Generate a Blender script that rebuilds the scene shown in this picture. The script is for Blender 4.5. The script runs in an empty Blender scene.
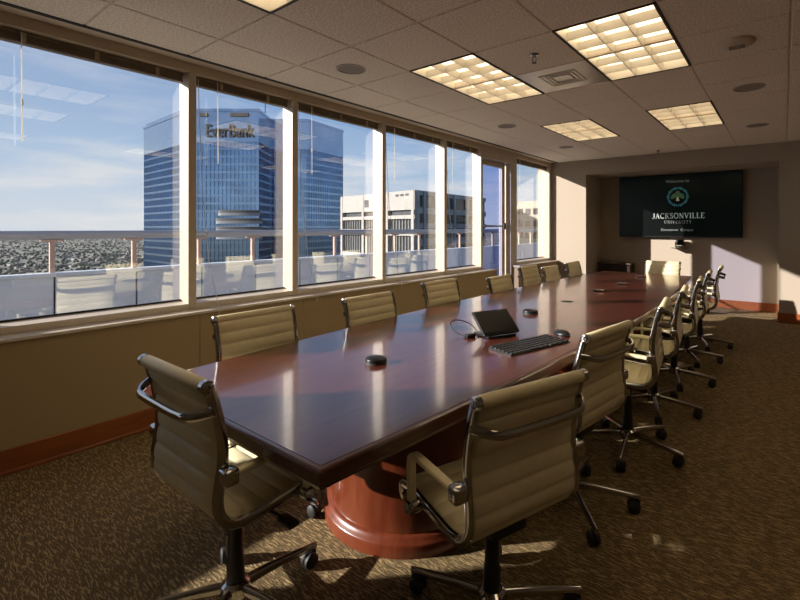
import bpy, bmesh, math, random
from mathutils import Vector, Matrix
random.seed(7)
SC = bpy.context.scene
COL = SC.collection
PI = math.pi

# ------------------------------------------------------------------ camera
EYE = 1.385
cam = bpy.data.cameras.new('camera')
cam.sensor_width = 36.0
cam.lens = 450.0 / 800.0 * 36.0
cam.shift_x = (400 - 445.4) / 800.0
cam.shift_y = -(300 - 228.0) / 800.0
cam.clip_start = 0.05
cam.clip_end = 20000
cam_o = bpy.data.objects.new('camera', cam)
cam_o.location = (0, 0, EYE)
cam_o.rotation_euler = (PI / 2, 0, 0.645)
COL.objects.link(cam_o)
SC.camera = cam_o

# ------------------------------------------------------------------ sky
W = bpy.data.worlds.new('sky')
SC.world = W
W.use_nodes = True
nt = W.node_tree
nt.nodes.clear()
def N(tree, t, **kw):
    n = tree.nodes.new(t)
    for k, v in kw.items():
        setattr(n, k, v)
    return n
def L(tree, a, b):
    tree.links.new(a, b)
w_out = N(nt, 'ShaderNodeOutputWorld')
w_bg = N(nt, 'ShaderNodeBackground')
w_bg.inputs['Strength'].default_value = 1.25
w_tc = N(nt, 'ShaderNodeTexCoord')
w_sep = N(nt, 'ShaderNodeSeparateXYZ')
L(nt, w_tc.outputs['Generated'], w_sep.inputs[0])
w_ramp = N(nt, 'ShaderNodeValToRGB')
L(nt, w_sep.outputs['Z'], w_ramp.inputs[0])
els = w_ramp.color_ramp.elements
els[0].position = 0.0
els[0].color = (0.70, 0.74, 0.78, 1)
els[1].position = 1.0
els[1].color = (0.04, 0.14, 0.40, 1)
e = els.new(0.06); e.color = (0.60, 0.68, 0.77, 1)
e = els.new(0.13); e.color = (0.36, 0.52, 0.73, 1)
e = els.new(0.24); e.color = (0.17, 0.33, 0.60, 1)
e = els.new(0.40); e.color = (0.07, 0.18, 0.43, 1)
# soft haze around the sun's side of the sky (the sun stands at -x, -y)
w_dot = N(nt, 'ShaderNodeVectorMath', operation='DOT_PRODUCT')
L(nt, w_tc.outputs['Generated'], w_dot.inputs[0])
w_dot.inputs[1].default_value = (-0.72, -0.69, 0.0)
w_mr = N(nt, 'ShaderNodeMapRange')
L(nt, w_dot.outputs['Value'], w_mr.inputs['Value'])
w_mr.inputs['From Min'].default_value = -0.25
w_mr.inputs['From Max'].default_value = 1.0
w_mr.inputs['To Min'].default_value = 0.0
w_mr.inputs['To Max'].default_value = 0.50
w_mix0 = N(nt, 'ShaderNodeMix', data_type='RGBA')
L(nt, w_mr.outputs['Result'], w_mix0.inputs['Factor'])
L(nt, w_ramp.outputs['Color'], w_mix0.inputs[6])
w_mix0.inputs[7].default_value = (0.62, 0.70, 0.80, 1)
# clouds: stretched noise, thick low down and wispy above
w_map = N(nt, 'ShaderNodeMapping')
w_map.inputs['Scale'].default_value = (2.2, 2.2, 13.0)
w_map.inputs['Rotation'].default_value = (0.05, 0.04, 0.3)
L(nt, w_tc.outputs['Generated'], w_map.inputs['Vector'])
w_noise = N(nt, 'ShaderNodeTexNoise')
w_noise.inputs['Scale'].default_value = 1.7
w_noise.inputs['Detail'].default_value = 7
w_noise.inputs['Roughness'].default_value = 0.58
L(nt, w_map.outputs[0], w_noise.inputs['Vector'])
w_cr = N(nt, 'ShaderNodeValToRGB')
w_cr.color_ramp.elements[0].position = 0.46
w_cr.color_ramp.elements[0].color = (0, 0, 0, 1)
w_cr.color_ramp.elements[1].position = 0.64
w_cr.color_ramp.elements[1].color = (1, 1, 1, 1)
L(nt, w_noise.outputs['Fac'], w_cr.inputs[0])
w_low = N(nt, 'ShaderNodeMapRange')
L(nt, w_sep.outputs['Z'], w_low.inputs['Value'])
w_low.inputs['From Min'].default_value = 0.05
w_low.inputs['From Max'].default_value = 0.22
w_low.inputs['To Min'].default_value = 0.9
w_low.inputs['To Max'].default_value = 0.22
w_mul = N(nt, 'ShaderNodeMath', operation='MULTIPLY')
L(nt, w_cr.outputs['Color'], w_mul.inputs[0])
L(nt, w_low.outputs['Result'], w_mul.inputs[1])
w_mix1 = N(nt, 'ShaderNodeMix', data_type='RGBA')
L(nt, w_mul.outputs[0], w_mix1.inputs['Factor'])
L(nt, w_mix0.outputs[2], w_mix1.inputs[6])
w_mix1.inputs[7].default_value = (0.80, 0.80, 0.80, 1)
L(nt, w_mix1.outputs[2], w_bg.inputs['Color'])
L(nt, w_bg.outputs[0], w_out.inputs[0])

# ------------------------------------------------------------------ sun
SUN_DIR = Vector((1.0, 0.97, -0.465)).normalized()
sun = bpy.data.lights.new('sun', 'SUN')
sun.energy = 14.0
sun.angle = math.radians(0.6)
sun.color = (1.0, 0.925, 0.85)
sun_o = bpy.data.objects.new('sun', sun)
sun_o.rotation_euler = SUN_DIR.to_track_quat('-Z', 'Y').to_euler()
sun_o.location = (-20, -20, 10)
COL.objects.link(sun_o)

vs = SC.view_settings
vs.view_transform = 'Standard'
vs.look = 'None'
vs.gamma = 1.0
vs.use_curve_mapping = False
vs.exposure = 0.0
try:
    SC.cycles.use_denoising = True
    SC.cycles.max_bounces = 10
    SC.cycles.transparent_max_bounces = 24
    SC.cycles.sample_clamp_indirect = 6.0
except Exception:
    pass

# ------------------------------------------------------------------ materials
M = {}
def mat(name, color, rough=0.5, metal=0.0, spec=0.5, coat=0.0, var=0.0, vscale=20.0, bump=0.0, bscale=60.0, emit=None, estr=0.0, sheen=0.0):
    m = bpy.data.materials.new(name)
    m.use_nodes = True
    t = m.node_tree
    b = t.nodes['Principled BSDF']
    b.inputs['Base Color'].default_value = (*color, 1)
    b.inputs['Roughness'].default_value = rough
    b.inputs['Metallic'].default_value = metal
    b.inputs['Specular IOR Level'].default_value = spec
    b.inputs['Coat Weight'].default_value = coat
    b.inputs['Coat Roughness'].default_value = 0.08
    if sheen:
        b.inputs['Sheen Weight'].default_value = sheen
    if var > 0 or bump > 0:
        tc = N(t, 'ShaderNodeTexCoord')
        if var > 0:
            n = N(t, 'ShaderNodeTexNoise')
            n.inputs['Scale'].default_value = vscale
            n.inputs['Detail'].default_value = 4
            L(t, tc.outputs['Object'], n.inputs['Vector'])
            r = N(t, 'ShaderNodeValToRGB')
            r.color_ramp.elements[0].position = 0.3
            r.color_ramp.elements[1].position = 0.7
            r.color_ramp.elements[0].color = (*[c * (1 - var) for c in color], 1)
            r.color_ramp.elements[1].color = (*[min(1, c * (1 + var)) for c in color], 1)
            L(t, n.outputs['Fac'], r.inputs[0])
            L(t, r.outputs[0], b.inputs['Base Color'])
        if bump > 0:
            n2 = N(t, 'ShaderNodeTexNoise')
            n2.inputs['Scale'].default_value = bscale
            n2.inputs['Detail'].default_value = 3
            L(t, tc.outputs['Object'], n2.inputs['Vector'])
            bp = N(t, 'ShaderNodeBump')
            bp.inputs['Strength'].default_value = bump
            bp.inputs['Distance'].default_value = 0.01
            L(t, n2.outputs['Fac'], bp.inputs['Height'])
            L(t, bp.outputs[0], b.inputs['Normal'])
    if emit:
        b.inputs['Emission Color'].default_value = (*emit, 1)
        b.inputs['Emission Strength'].default_value = estr
    M[name] = m
    return m

def glass_mat(name, tint, refl):
    m = bpy.data.materials.new(name)
    m.use_nodes = True
    t = m.node_tree
    t.nodes.clear()
    out = N(t, 'ShaderNodeOutputMaterial')
    tr = N(t, 'ShaderNodeBsdfTransparent')
    tr.inputs[0].default_value = (*tint, 1)
    gl = N(t, 'ShaderNodeBsdfGlossy')
    gl.inputs['Roughness'].default_value = 0.0
    gl.inputs['Color'].default_value = (1, 1, 1, 1)
    lw = N(t, 'ShaderNodeLayerWeight')
    lw.inputs['Blend'].default_value = 0.5
    pw_ = N(t, 'ShaderNodeMath', operation='POWER')
    L(t, lw.outputs['Facing'], pw_.inputs[0])
    pw_.inputs[1].default_value = 4.0
    ad = N(t, 'ShaderNodeMath', operation='MULTIPLY_ADD')
    L(t, pw_.outputs[0], ad.inputs[0])
    ad.inputs[1].default_value = 0.75
    ad.inputs[2].default_value = refl
    ad.use_clamp = True
    mx = N(t, 'ShaderNodeMixShader')
    L(t, ad.outputs[0], mx.inputs[0])
    L(t, tr.outputs[0], mx.inputs[1])
    L(t, gl.outputs[0], mx.inputs[2])
    L(t, mx.outputs[0], out.inputs[0])
    M[name] = m
    return m

def wood_mat(name, c1, c2, rough, coat, scale=(14, 1.2, 14), axis_rot=0.0):
    m = bpy.data.materials.new(name)
    m.use_nodes = True
    t = m.node_tree
    b = t.nodes['Principled BSDF']
    b.inputs['Roughness'].default_value = rough
    b.inputs['Coat Weight'].default_value = coat
    b.inputs['Coat Roughness'].default_value = 0.10
    b.inputs['Specular IOR Level'].default_value = 0.5
    tc = N(t, 'ShaderNodeTexCoord')
    mp = N(t, 'ShaderNodeMapping')
    mp.inputs['Scale'].default_value = scale
    mp.inputs['Rotation'].default_value = (0, 0, axis_rot)
    L(t, tc.outputs['Object'], mp.inputs['Vector'])
    n = N(t, 'ShaderNodeTexNoise')
    n.inputs['Scale'].default_value = 2.2
    n.inputs['Detail'].default_value = 7
    n.inputs['Roughness'].default_value = 0.62
    n.inputs['Distortion'].default_value = 0.6
    L(t, mp.outputs[0], n.inputs['Vector'])
    r = N(t, 'ShaderNodeValToRGB')
    r.color_ramp.elements[0].position = 0.34
    r.color_ramp.elements[0].color = (*c1, 1)
    r.color_ramp.elements[1].position = 0.68
    r.color_ramp.elements[1].color = (*c2, 1)
    L(t, n.outputs['Fac'], r.inputs[0])
    L(t, r.outputs[0], b.inputs['Base Color'])
    M[name] = m
    return m

def carpet_mat():
    m = bpy.data.materials.new('carpet')
    m.use_nodes = True
    t = m.node_tree
    b = t.nodes['Principled BSDF']
    b.inputs['Roughness'].default_value = 0.95
    b.inputs['Specular IOR Level'].default_value = 0.1
    tc = N(t, 'ShaderNodeTexCoord')
    n0 = N(t, 'ShaderNodeTexNoise')
    n0.inputs['Scale'].default_value = 9.0
    n0.inputs['Detail'].default_value = 3
    L(t, tc.outputs['Object'], n0.inputs['Vector'])
    mixv = N(t, 'ShaderNodeMix', data_type='RGBA', blend_type='LINEAR_LIGHT')
    mixv.inputs['Factor'].default_value = 0.012
    L(t, tc.outputs['Object'], mixv.inputs[6])
    L(t, n0.outputs['Color'], mixv.inputs[7])
    facs = []
    for rot, sc, thr in ((0.42, (19, 150, 1), .640), (1.92, (17, 140, 1), .640), (1.15, (24, 170, 1), .655)):
        mp = N(t, 'ShaderNodeMapping')
        mp.inputs['Rotation'].default_value = (0, 0, rot)
        mp.inputs['Scale'].default_value = sc
        L(t, mixv.outputs[2], mp.inputs['Vector'])
        v = N(t, 'ShaderNodeTexNoise', noise_dimensions='2D')
        v.inputs['Scale'].default_value = 1.0
        v.inputs['Detail'].default_value = 1.0
        L(t, mp.outputs[0], v.inputs['Vector'])
        mu = N(t, 'ShaderNodeMapRange')
        mu.inputs['From Min'].default_value = thr - .02
        mu.inputs['From Max'].default_value = thr + .06
        L(t, v.outputs['Fac'], mu.inputs['Value'])
        facs.append(mu)
    a1 = N(t, 'ShaderNodeMath', operation='MAXIMUM')
    L(t, facs[0].outputs[0], a1.inputs[0]); L(t, facs[1].outputs[0], a1.inputs[1])
    a2 = N(t, 'ShaderNodeMath', operation='MAXIMUM')
    L(t, a1.outputs[0], a2.inputs[0]); L(t, facs[2].outputs[0], a2.inputs[1])
    nb = N(t, 'ShaderNodeTexNoise')
    nb.inputs['Scale'].default_value = 160.0
    nb.inputs['Detail'].default_value = 2
    L(t, tc.outputs['Object'], nb.inputs['Vector'])
    rb = N(t, 'ShaderNodeValToRGB')
    rb.color_ramp.elements[0].position = 0.3
    rb.color_ramp.elements[0].color = (0.060, 0.042, 0.019, 1)
    rb.color_ramp.elements[1].position = 0.7
    rb.color_ramp.elements[1].color = (0.25, 0.178, 0.092, 1)
    L(t, nb.outputs['Fac'], rb.inputs[0])
    mc = N(t, 'ShaderNodeMix', data_type='RGBA')
    L(t, a2.outputs[0], mc.inputs['Factor'])
    L(t, rb.outputs[0], mc.inputs[6])
    mc.inputs[7].default_value = (0.47, 0.335, 0.16, 1)
    L(t, mc.outputs[2], b.inputs['Base Color'])
    bp = N(t, 'ShaderNodeBump')
    bp.inputs['Strength'].default_value = 0.7
    bp.inputs['Distance'].default_value = 0.006
    sm = N(t, 'ShaderNodeMath', operation='ADD')
    L(t, nb.outputs['Fac'], sm.inputs[0]); L(t, a2.outputs[0], sm.inputs[1])
    L(t, sm.outputs[0], bp.inputs['Height'])
    L(t, bp.outputs[0], b.inputs['Normal'])
    M['carpet'] = m

carpet_mat()
mat('wall', (0.395, 0.332, 0.262), 0.9, spec=0.2, var=0.06, vscale=120, bump=0.10, bscale=260)
mat('low_wall', (0.37, 0.275, 0.155), 0.9, spec=0.15, var=0.10, vscale=150, bump=0.12, bscale=260)
mat('tile', (0.84, 0.745, 0.63), 0.95, spec=0.1, var=0.22, vscale=75, bump=0.30, bscale=140)
mat('tee', (0.70, 0.60, 0.48), 0.6, var=0.03)
mat('slab', (0.30, 0.25, 0.2), 0.9)
mat('slot_black', (0.012, 0.011, 0.010), 0.7)
mat('trim_paint', (0.52, 0.43, 0.32), 0.55, var=0.03)
mat('mullion', (0.52, 0.44, 0.34), 0.42, var=0.03)
mat('mullion_side', (0.52, 0.44, 0.34), 0.42, var=0.03)
mat('sill', (0.60, 0.52, 0.42), 0.40, var=0.03)
mat('gasket', (0.015, 0.015, 0.016), 0.6)
mat('blind', (0.17, 0.125, 0.08), 0.55, var=0.1)
mat('bracket', (0.42, 0.33, 0.22), 0.5)
mat('cord', (0.82, 0.80, 0.76), 0.6)
t_ = M['cord'].node_tree
tl_ = N(t_, 'ShaderNodeBsdfTranslucent')
tl_.inputs[0].default_value = (0.85, 0.83, 0.78, 1)
ms_ = N(t_, 'ShaderNodeMixShader')
ms_.inputs[0].default_value = 0.6
L(t_, t_.nodes['Principled BSDF'].outputs[0], ms_.inputs[1])
L(t_, tl_.outputs[0], ms_.inputs[2])
L(t_, ms_.outputs[0], t_.nodes['Material Output'].inputs[0])
wood_mat('baseboard', (0.20, 0.056, 0.014), (0.31, 0.090, 0.024), 0.4, 0.2, (14, 1.5, 14))
wood_mat('mahogany', (0.065, 0.013, 0.008), (0.115, 0.026, 0.015), 0.32, 0.75, (11, 1.0, 11), 0.25)
wood_mat('mahogany_edge', (0.050, 0.011, 0.007), (0.085, 0.020, 0.011), 0.30, 0.85, (11, 1.0, 11))
wood_mat('mahogany_base', (0.115, 0.023, 0.008), (0.175, 0.038, 0.014), 0.32, 0.6, (9, 9, 1.2))
mat('vinyl', (0.72, 0.635, 0.40), 0.42, spec=0.4, var=0.035, vscale=40, bump=0.05, bscale=180)
mat('chrome', (0.50, 0.49, 0.47), 0.11, metal=1.0, var=0.02)
mat('chrome_dark', (0.42, 0.41, 0.40), 0.22, metal=1.0, var=0.02)
mat('black_plastic', (0.014, 0.014, 0.015), 0.40, var=0.1)
mat('rubber', (0.018, 0.018, 0.018), 0.6, var=0.1)
mat('device', (0.010, 0.010, 0.011), 0.36, spec=0.35, var=0.1)
mat('key', (0.012, 0.012, 0.013), 0.45, var=0.1)
mat('screen_off', (0.004, 0.004, 0.005), 0.25, spec=0.12)
mat('tv_screen', (0.004, 0.005, 0.005), 0.16, spec=0.25, emit=(0.010, 0.030, 0.026), estr=0.06)
mat('tv_frame', (0.012, 0.010, 0.010), 0.35)
mat('tv_text', (0.35, 0.40, 0.38), 0.5, emit=(0.62, 0.74, 0.68), estr=0.22)
mat('tv_dim', (0.2, 0.22, 0.22), 0.5, emit=(0.50, 0.58, 0.54), estr=0.10)
mat('tv_teal', (0.02, 0.10, 0.12), 0.5, emit=(0.10, 0.38, 0.44), estr=0.16)
mat('tv_green', (0.03, 0.08, 0.03), 0.5, emit=(0.20, 0.36, 0.16), estr=0.10)
mat('tv_gold', (0.1, 0.1, 0.04), 0.5, emit=(0.70, 0.66, 0.36), estr=0.22)
mat('credenza', (0.028, 0.016, 0.012), 0.3, var=0.1)
mat('credenza_top', (0.10, 0.06, 0.045), 0.25, var=0.1)
mat('lamp_panel', (0.9, 0.85, 0.75), 0.6, emit=(1.0, 0.79, 0.54), estr=2.0)
mat('lamp_tube', (0.9, 0.9, 0.85), 0.6, emit=(1.0, 0.86, 0.64), estr=1.5)
mat('louver', (0.80, 0.76, 0.66), 0.35, metal=0.0, var=0.02)
mat('lamp_edge_shadow', (0.02, 0.018, 0.015), 0.6)
mat('speaker_mesh', (0.27, 0.235, 0.19), 0.7, var=0.15, vscale=300)
mat('speaker_rim', (0.42, 0.36, 0.29), 0.5)
mat('detector', (0.62, 0.52, 0.40), 0.5)
mat('vent_metal', (0.55, 0.50, 0.43), 0.32, metal=0.65, var=0.10, vscale=5)
mat('steel', (0.5, 0.5, 0.5), 0.3, metal=1.0)
# outdoors
mat('parapet', (0.56, 0.61, 0.65), 0.6, var=0.05, vscale=2)
mat('rail', (0.36, 0.36, 0.36), 0.45, var=0.04, vscale=3)
mat('post', (0.46, 0.31, 0.235), 0.6, var=0.06)
mat('terrace', (0.45, 0.43, 0.40), 0.9, var=0.1, vscale=2)
mat('tower_glass', (0.20, 0.32, 0.48), 0.10, metal=0.92, spec=0.5, var=0.25, vscale=0.12)
mat('tower_band', (0.27, 0.38, 0.52), 0.10, metal=0.92, var=0.15, vscale=0.2)
mat('tower_fin', (0.27, 0.38, 0.52), 0.10, metal=0.92)
mat('tower_crown', (0.33, 0.43, 0.56), 0.10, metal=0.92, var=0.08, vscale=0.2)
mat('tower_sign', (0.03, 0.035, 0.04), 0.6)
mat('tower_louver', (0.075, 0.07, 0.065), 0.7)
mat('tower_slab', (0.20, 0.22, 0.25), 0.7)
mat('concrete', (0.33, 0.31, 0.285), 0.85, var=0.05, vscale=0.5)
mat('office_glass', (0.06, 0.065, 0.07), 0.25, var=0.3, vscale=0.5)
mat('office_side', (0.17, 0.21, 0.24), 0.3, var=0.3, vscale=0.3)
mat('office_bar', (0.20, 0.195, 0.185), 0.6)
mat('tan_building', (0.40, 0.35, 0.28), 0.85, var=0.05, vscale=0.5)
mat('ground_far', (0.15, 0.153, 0.122), 0.95, var=0.45, vscale=0.012)
mat('foliage', (0.125, 0.135, 0.10), 0.95, var=0.4, vscale=0.03)
mat('roofs', (0.26, 0.23, 0.21), 0.9, var=0.5, vscale=0.01)
glass_mat('window_glass', (0.965, 0.972, 0.98), 0.11)
glass_mat('door_glass', (0.67, 0.70, 0.85), 0.04)

# ------------------------------------------------------------------ mesh helpers
class MB:
    """collects shapes; build() links them as ONE mesh object"""
    def __init__(self):
        self.bm = bmesh.new()
    def box(self, x0, x1, y0, y1, z0, z1, bev=0.0, seg=1):
        b = bmesh.new()
        bmesh.ops.create_cube(b, size=1.0)
        bmesh.ops.scale(b, vec=(x1 - x0, y1 - y0, z1 - z0), verts=b.verts)
        bmesh.ops.translate(b, vec=((x0 + x1) / 2, (y0 + y1) / 2, (z0 + z1) / 2), verts=b.verts)
        if bev > 0:
            bmesh.ops.bevel(b, geom=b.edges[:], offset=bev, segments=seg, affect='EDGES', profile=0.5)
        self.merge(b)
        return self
    def merge(self, b, matrix=None):
        me = bpy.data.meshes.new('tmp')
        if matrix is not None:
            bmesh.ops.transform(b, matrix=matrix, verts=b.verts)
        b.to_mesh(me)
        b.free()
        self.bm.from_mesh(me)
        bpy.data.meshes.remove(me)
    def tube(self, pts, rad, seg=10, sx=1.0, sz=1.0, cap=True, closed=False):
        """sweep along pts; rad is a number or one per point; sx/sz flatten the section"""
        pts = [Vector(p) for p in pts]
        n = len(pts)
        rads = rad if isinstance(rad, (list, tuple)) else [rad] * n
        rings = []
        up = Vector((0, 0, 1))
        prev_side = None
        for i, p in enumerate(pts):
            a = pts[i - 1] if (i > 0 or closed) else pts[i]
            b = pts[(i + 1) % n] if (i < n - 1 or closed) else pts[i]
            t = (b - a).normalized()
            if prev_side is None:
                side = t.cross(up)
                if side.length < 0.05:
                    side = t.cross(Vector((0, 1, 0)))
            else:
                side = prev_side - t * prev_side.dot(t)
            side.normalize()
            prev_side = side
            nor = side.cross(t).normalized()
            ring = []
            for k in range(seg):
                an = 2 * PI * k / seg
                ring.append(self.bm.verts.new(p + side * (math.cos(an) * rads[i] * sx) + nor * (math.sin(an) * rads[i] * sz)))
            rings.append(ring)
        m = n if closed else n - 1
        for i in range(m):
            r0, r1 = rings[i], rings[(i + 1) % n]
            for k in range(seg):
                self.bm.faces.new((r0[k], r0[(k + 1) % seg], r1[(k + 1) % seg], r1[k]))
        if cap and not closed:
            self.bm.faces.new(rings[0][::-1])
            self.bm.faces.new(rings[-1])
        return self
    def lathe(self, prof, seg=24, origin=(0, 0, 0), axis='Z'):
        """prof: list of (radius, height)"""
        b = bmesh.new()
        rings = []
        for r, h in prof:
            if r < 1e-6:
                rings.append([b.verts.new((0, 0, h))])
            else:
                rings.append([b.verts.new((r * math.cos(2 * PI * k / seg), r * math.sin(2 * PI * k / seg), h)) for k in range(seg)])
        for a, c in zip(rings, rings[1:]):
            for k in range(seg):
                q = (k + 1) % seg
                if len(a) == 1 and len(c) == 1:
                    continue
                if len(a) == 1:
                    b.faces.new((a[0], c[q], c[k]))
                elif len(c) == 1:
                    b.faces.new((a[k], a[q], c[0]))
                else:
                    b.faces.new((a[k], a[q], c[q], c[k]))
        mtx = Matrix.Translation(Vector(origin))
        if axis == 'X':
            mtx = mtx @ Matrix.Rotation(PI / 2, 4, 'Y')
        elif axis == 'Y':
            mtx = mtx @ Matrix.Rotation(-PI / 2, 4, 'X')
        self.merge(b, mtx)
        return self
    def prism(self, poly, z0, z1):
        lo = [self.bm.verts.new((x, y, z0)) for x, y in poly]
        hi = [self.bm.verts.new((x, y, z1)) for x, y in poly]
        n = len(poly)
        for k in range(n):
            q = (k + 1) % n
            self.bm.faces.new((lo[k], lo[q], hi[q], hi[k]))
        self.bm.faces.new(lo[::-1])
        self.bm.faces.new(hi)
        return self
    def quad(self, *v):
        self.bm.faces.new([self.bm.verts.new(p) for p in v])
        return self
    def build(self, name, material, parent=None, loc=None, smooth=False, angle=40):
        bmesh.ops.recalc_face_normals(self.bm, faces=self.bm.faces)
        me = bpy.data.meshes.new(name)
        if smooth:
            lim = math.radians(angle)
            for f in self.bm.faces:
                f.smooth = True
            for ed in self.bm.edges:
                if len(ed.link_faces) == 2 and ed.calc_face_angle(0.0) > lim:
                    ed.smooth = False
        self.bm.to_mesh(me)
        self.bm.free()
        me.materials.append(M[material])
        o = bpy.data.objects.new(name, me)
        COL.objects.link(o)
        if loc is not None:
            o.location = loc
        if parent is not None:
            o.parent = parent
        return o

def tag(o, label=None, cat=None, group=None, kind=None):
    if label: o['label'] = label
    if cat: o['category'] = cat
    if group: o['group'] = group
    if kind: o['kind'] = kind
    return o
def empty(name, loc=(0, 0, 0), rz=0.0):
    o = bpy.data.objects.new(name, None)
    o.empty_display_size = 0.1
    COL.objects.link(o)
    o.location = loc
    o.rotation_euler = (0, 0, rz)
    return o
def share(src, name, parent, loc=(0, 0, 0), rz=0.0):
    o = bpy.data.objects.new(name, src.data)
    COL.objects.link(o)
    o.location = loc
    o.rotation_euler = (0, 0, rz)
    o.parent = parent
    return o

# ------------------------------------------------------------------ the room shell
XW = -3.50      # face of the low wall under the windows
XF = -3.62      # inner face of the window mullions and header
XG = -3.76      # glass
CEIL = 2.645
YB, YP, YA = -2.60, 8.25, 9.15   # back wall, far piers, alcove back
XR = 2.30
AX0, AX1 = -2.94, -0.06          # alcove sides
HEAD = 2.575
RAILZ = 0.807

tag(MB().box(-3.85, XR + .15, YB - .15, YA + .15, -0.12, 0.0).build('floor', 'carpet'), kind='structure')

ceil = tag(MB().box(-3.85, XR + .15, YB - .15, YA + .15, CEIL + .125, CEIL + .40).build('ceiling', 'slab'), kind='structure')
T = 0.6096
GX0, GY0 = -3.014, 1.495
ix0, ix1 = -1, 8
jy0, jy1 = -8, 11
xs = [max(GX0 + T * i, -3.478) for i in range(ix0, ix1 + 1)] + [XR]
xs = sorted(set(round(v, 4) for v in xs if v <= XR))
ys = sorted(set([YB, YP] + [round(GY0 + T * j, 4) for j in range(jy0, jy1 + 1) if YB < GY0 + T * j < YP]))
troffers = []
for (i, j) in ((1, -2), (1, 2), (1, 6), (3, -2), (3, 2), (3, 6), (6, -2), (6, 2), (6, 6)):
    troffers.append((GX0 + T * i, GX0 + T * (i + 1), GY0 + T * j, GY0 + T * (j + 2)))
vents = [(GX0 + T * 2, GX0 + T * 3, GY0 + T * 3, GY0 + T * 4)]
def taken(xc, yc):
    return any(a < xc < b and c < yc < d for a, b, c, d in troffers + vents)
tile_mesh = {}
for xa, xb in zip(xs, xs[1:]):
    for ya, yb in zip(ys, ys[1:]):
        xc, yc = (xa + xb) / 2, (ya + yb) / 2
        if xb - xa < .03 or yb - ya < .03 or taken(xc, yc):
            continue
        w, d = round(xb - xa, 3), round(yb - ya, 3)
        g = 0.006
        if (w, d) not in tile_mesh:
            mb = MB().box(-w / 2 + g, w / 2 - g, -d / 2 + g, d / 2 - g, 0, 0.028, bev=0.004)
            o = mb.build('ceiling_tile', 'tile', ceil, (xc, yc, CEIL))
            tile_mesh[(w, d)] = o
        else:
            share(tile_mesh[(w, d)], 'ceiling_tile', ceil, (xc, yc, CEIL))
tee = MB()
for x in xs:
    tee.box(x - .012, x + .012, YB, YP, CEIL + .007, CEIL + .026)
for y in ys:
    tee.box(xs[0], XR, y - .012, y + .012, CEIL + .0065, CEIL + .0255)
tee.build('grid_tee', 'tee', ceil)
# shadow gap and plain strip along the window wall
tag(MB().box(-3.512, -3.478, YB, YP, CEIL - .003, CEIL + .028).build('trim_1', 'slot_black'), kind='structure')
tag(MB().box(-3.64, -3.508, YB, YP, CEIL - .002, CEIL + .028).build('trim_2', 'trim_paint'), kind='structure')

# window wall: solid part at the back, header, wall below the glass with fabric panels
wl = MB()
wl.box(-3.90, XW, YB - .15, -2.30, 0, CEIL + .13)
wl.box(-3.90, XF, -2.30, YP, HEAD, CEIL + .13)
wl.box(-3.90, XF - .002, -2.30, 5.72, 0, 0.74)
wl.box(-3.90, XF - .002, 6.79, YP, 0, 0.74)
wall_left = tag(wl.build('wall_left', 'trim_paint'), kind='structure')
seams = [-2.30, -1.13, 0.42, 1.59, 2.497, 3.659, 4.819, 5.96]
for a, b in list(zip(seams, seams[1:])) + [(6.66, YP)]:
    MB().box(XF, XW, a + .0015, b - .0015, 0.0, 0.745, bev=.0015).build('wall_panel', 'low_wall', wall_left)
for a, b in ((-2.30, 5.97), (6.65, YP)):
    MB().box(XF - .002, XW + .022, a, b, 0.742, 0.762, bev=.004, seg=2).build('window_ledge', 'sill', wall_left)

# windows
mull = [(-2.36, -2.30), (-1.20, -1.14), (0.39, 0.447), (1.561, 1.619), (2.468, 2.526), (3.631, 3.687), (4.79, 4.848), (5.70, 5.755)]
def window(n, y0, y1, post=None, glass='window_glass', z0=0.755):
    e = tag(empty('window_%d' % n, (XG, (y0 + y1) / 2, 0)), kind='structure')
    inv = Matrix.Translation(-Vector(e.location))
    def part(mb, name, m):
        bmesh.ops.transform(mb.bm, matrix=inv, verts=mb.bm.verts)
        return mb.build(name, m, e)
    br = MB()
    br.bm.free()
    br.bm = bmesh.new()
    # bottom rail, top slopes a little to the room
    poly = [(XG - .05, z0), (XF, z0), (XF, RAILZ), (XG + .005, RAILZ + .012), (XG - .05, RAILZ + .012)]
    lo = [br.bm.verts.new((x, y0, z)) for x, z in poly]
    hi = [br.bm.verts.new((x, y1, z)) for x, z in poly]
    for k in range(5):
        q = (k + 1) % 5
        br.bm.faces.new((lo[k], lo[q], hi[q], hi[k]))
    br.bm.faces.new(lo[::-1]); br.bm.faces.new(hi)
    part(br, 'bottom_rail', 'sill')
    part(MB().box(XG - .006, XG + .006, y0, y1, RAILZ + .012, HEAD), 'pane', glass)
    part(MB().box(XG + .006, XG + .014, y0, y1, RAILZ + .012, RAILZ + .024), 'gasket', 'gasket')
    if post:
        part(MB().box(XG - .012, XF, post[0], post[1], 0.755, HEAD, bev=.002), 'mullion', 'mullion')
    return e
spans = []
for k in range(len(mull) - 1):
    spans.append((mull[k][1], mull[k + 1][0]))
    window(k + 1, mull[k][1], mull[k + 1][0], mull[k + 1])
window(9, 6.78, 8.15, (8.15, 8.25))
spans8 = (6.83, 8.15)

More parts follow.
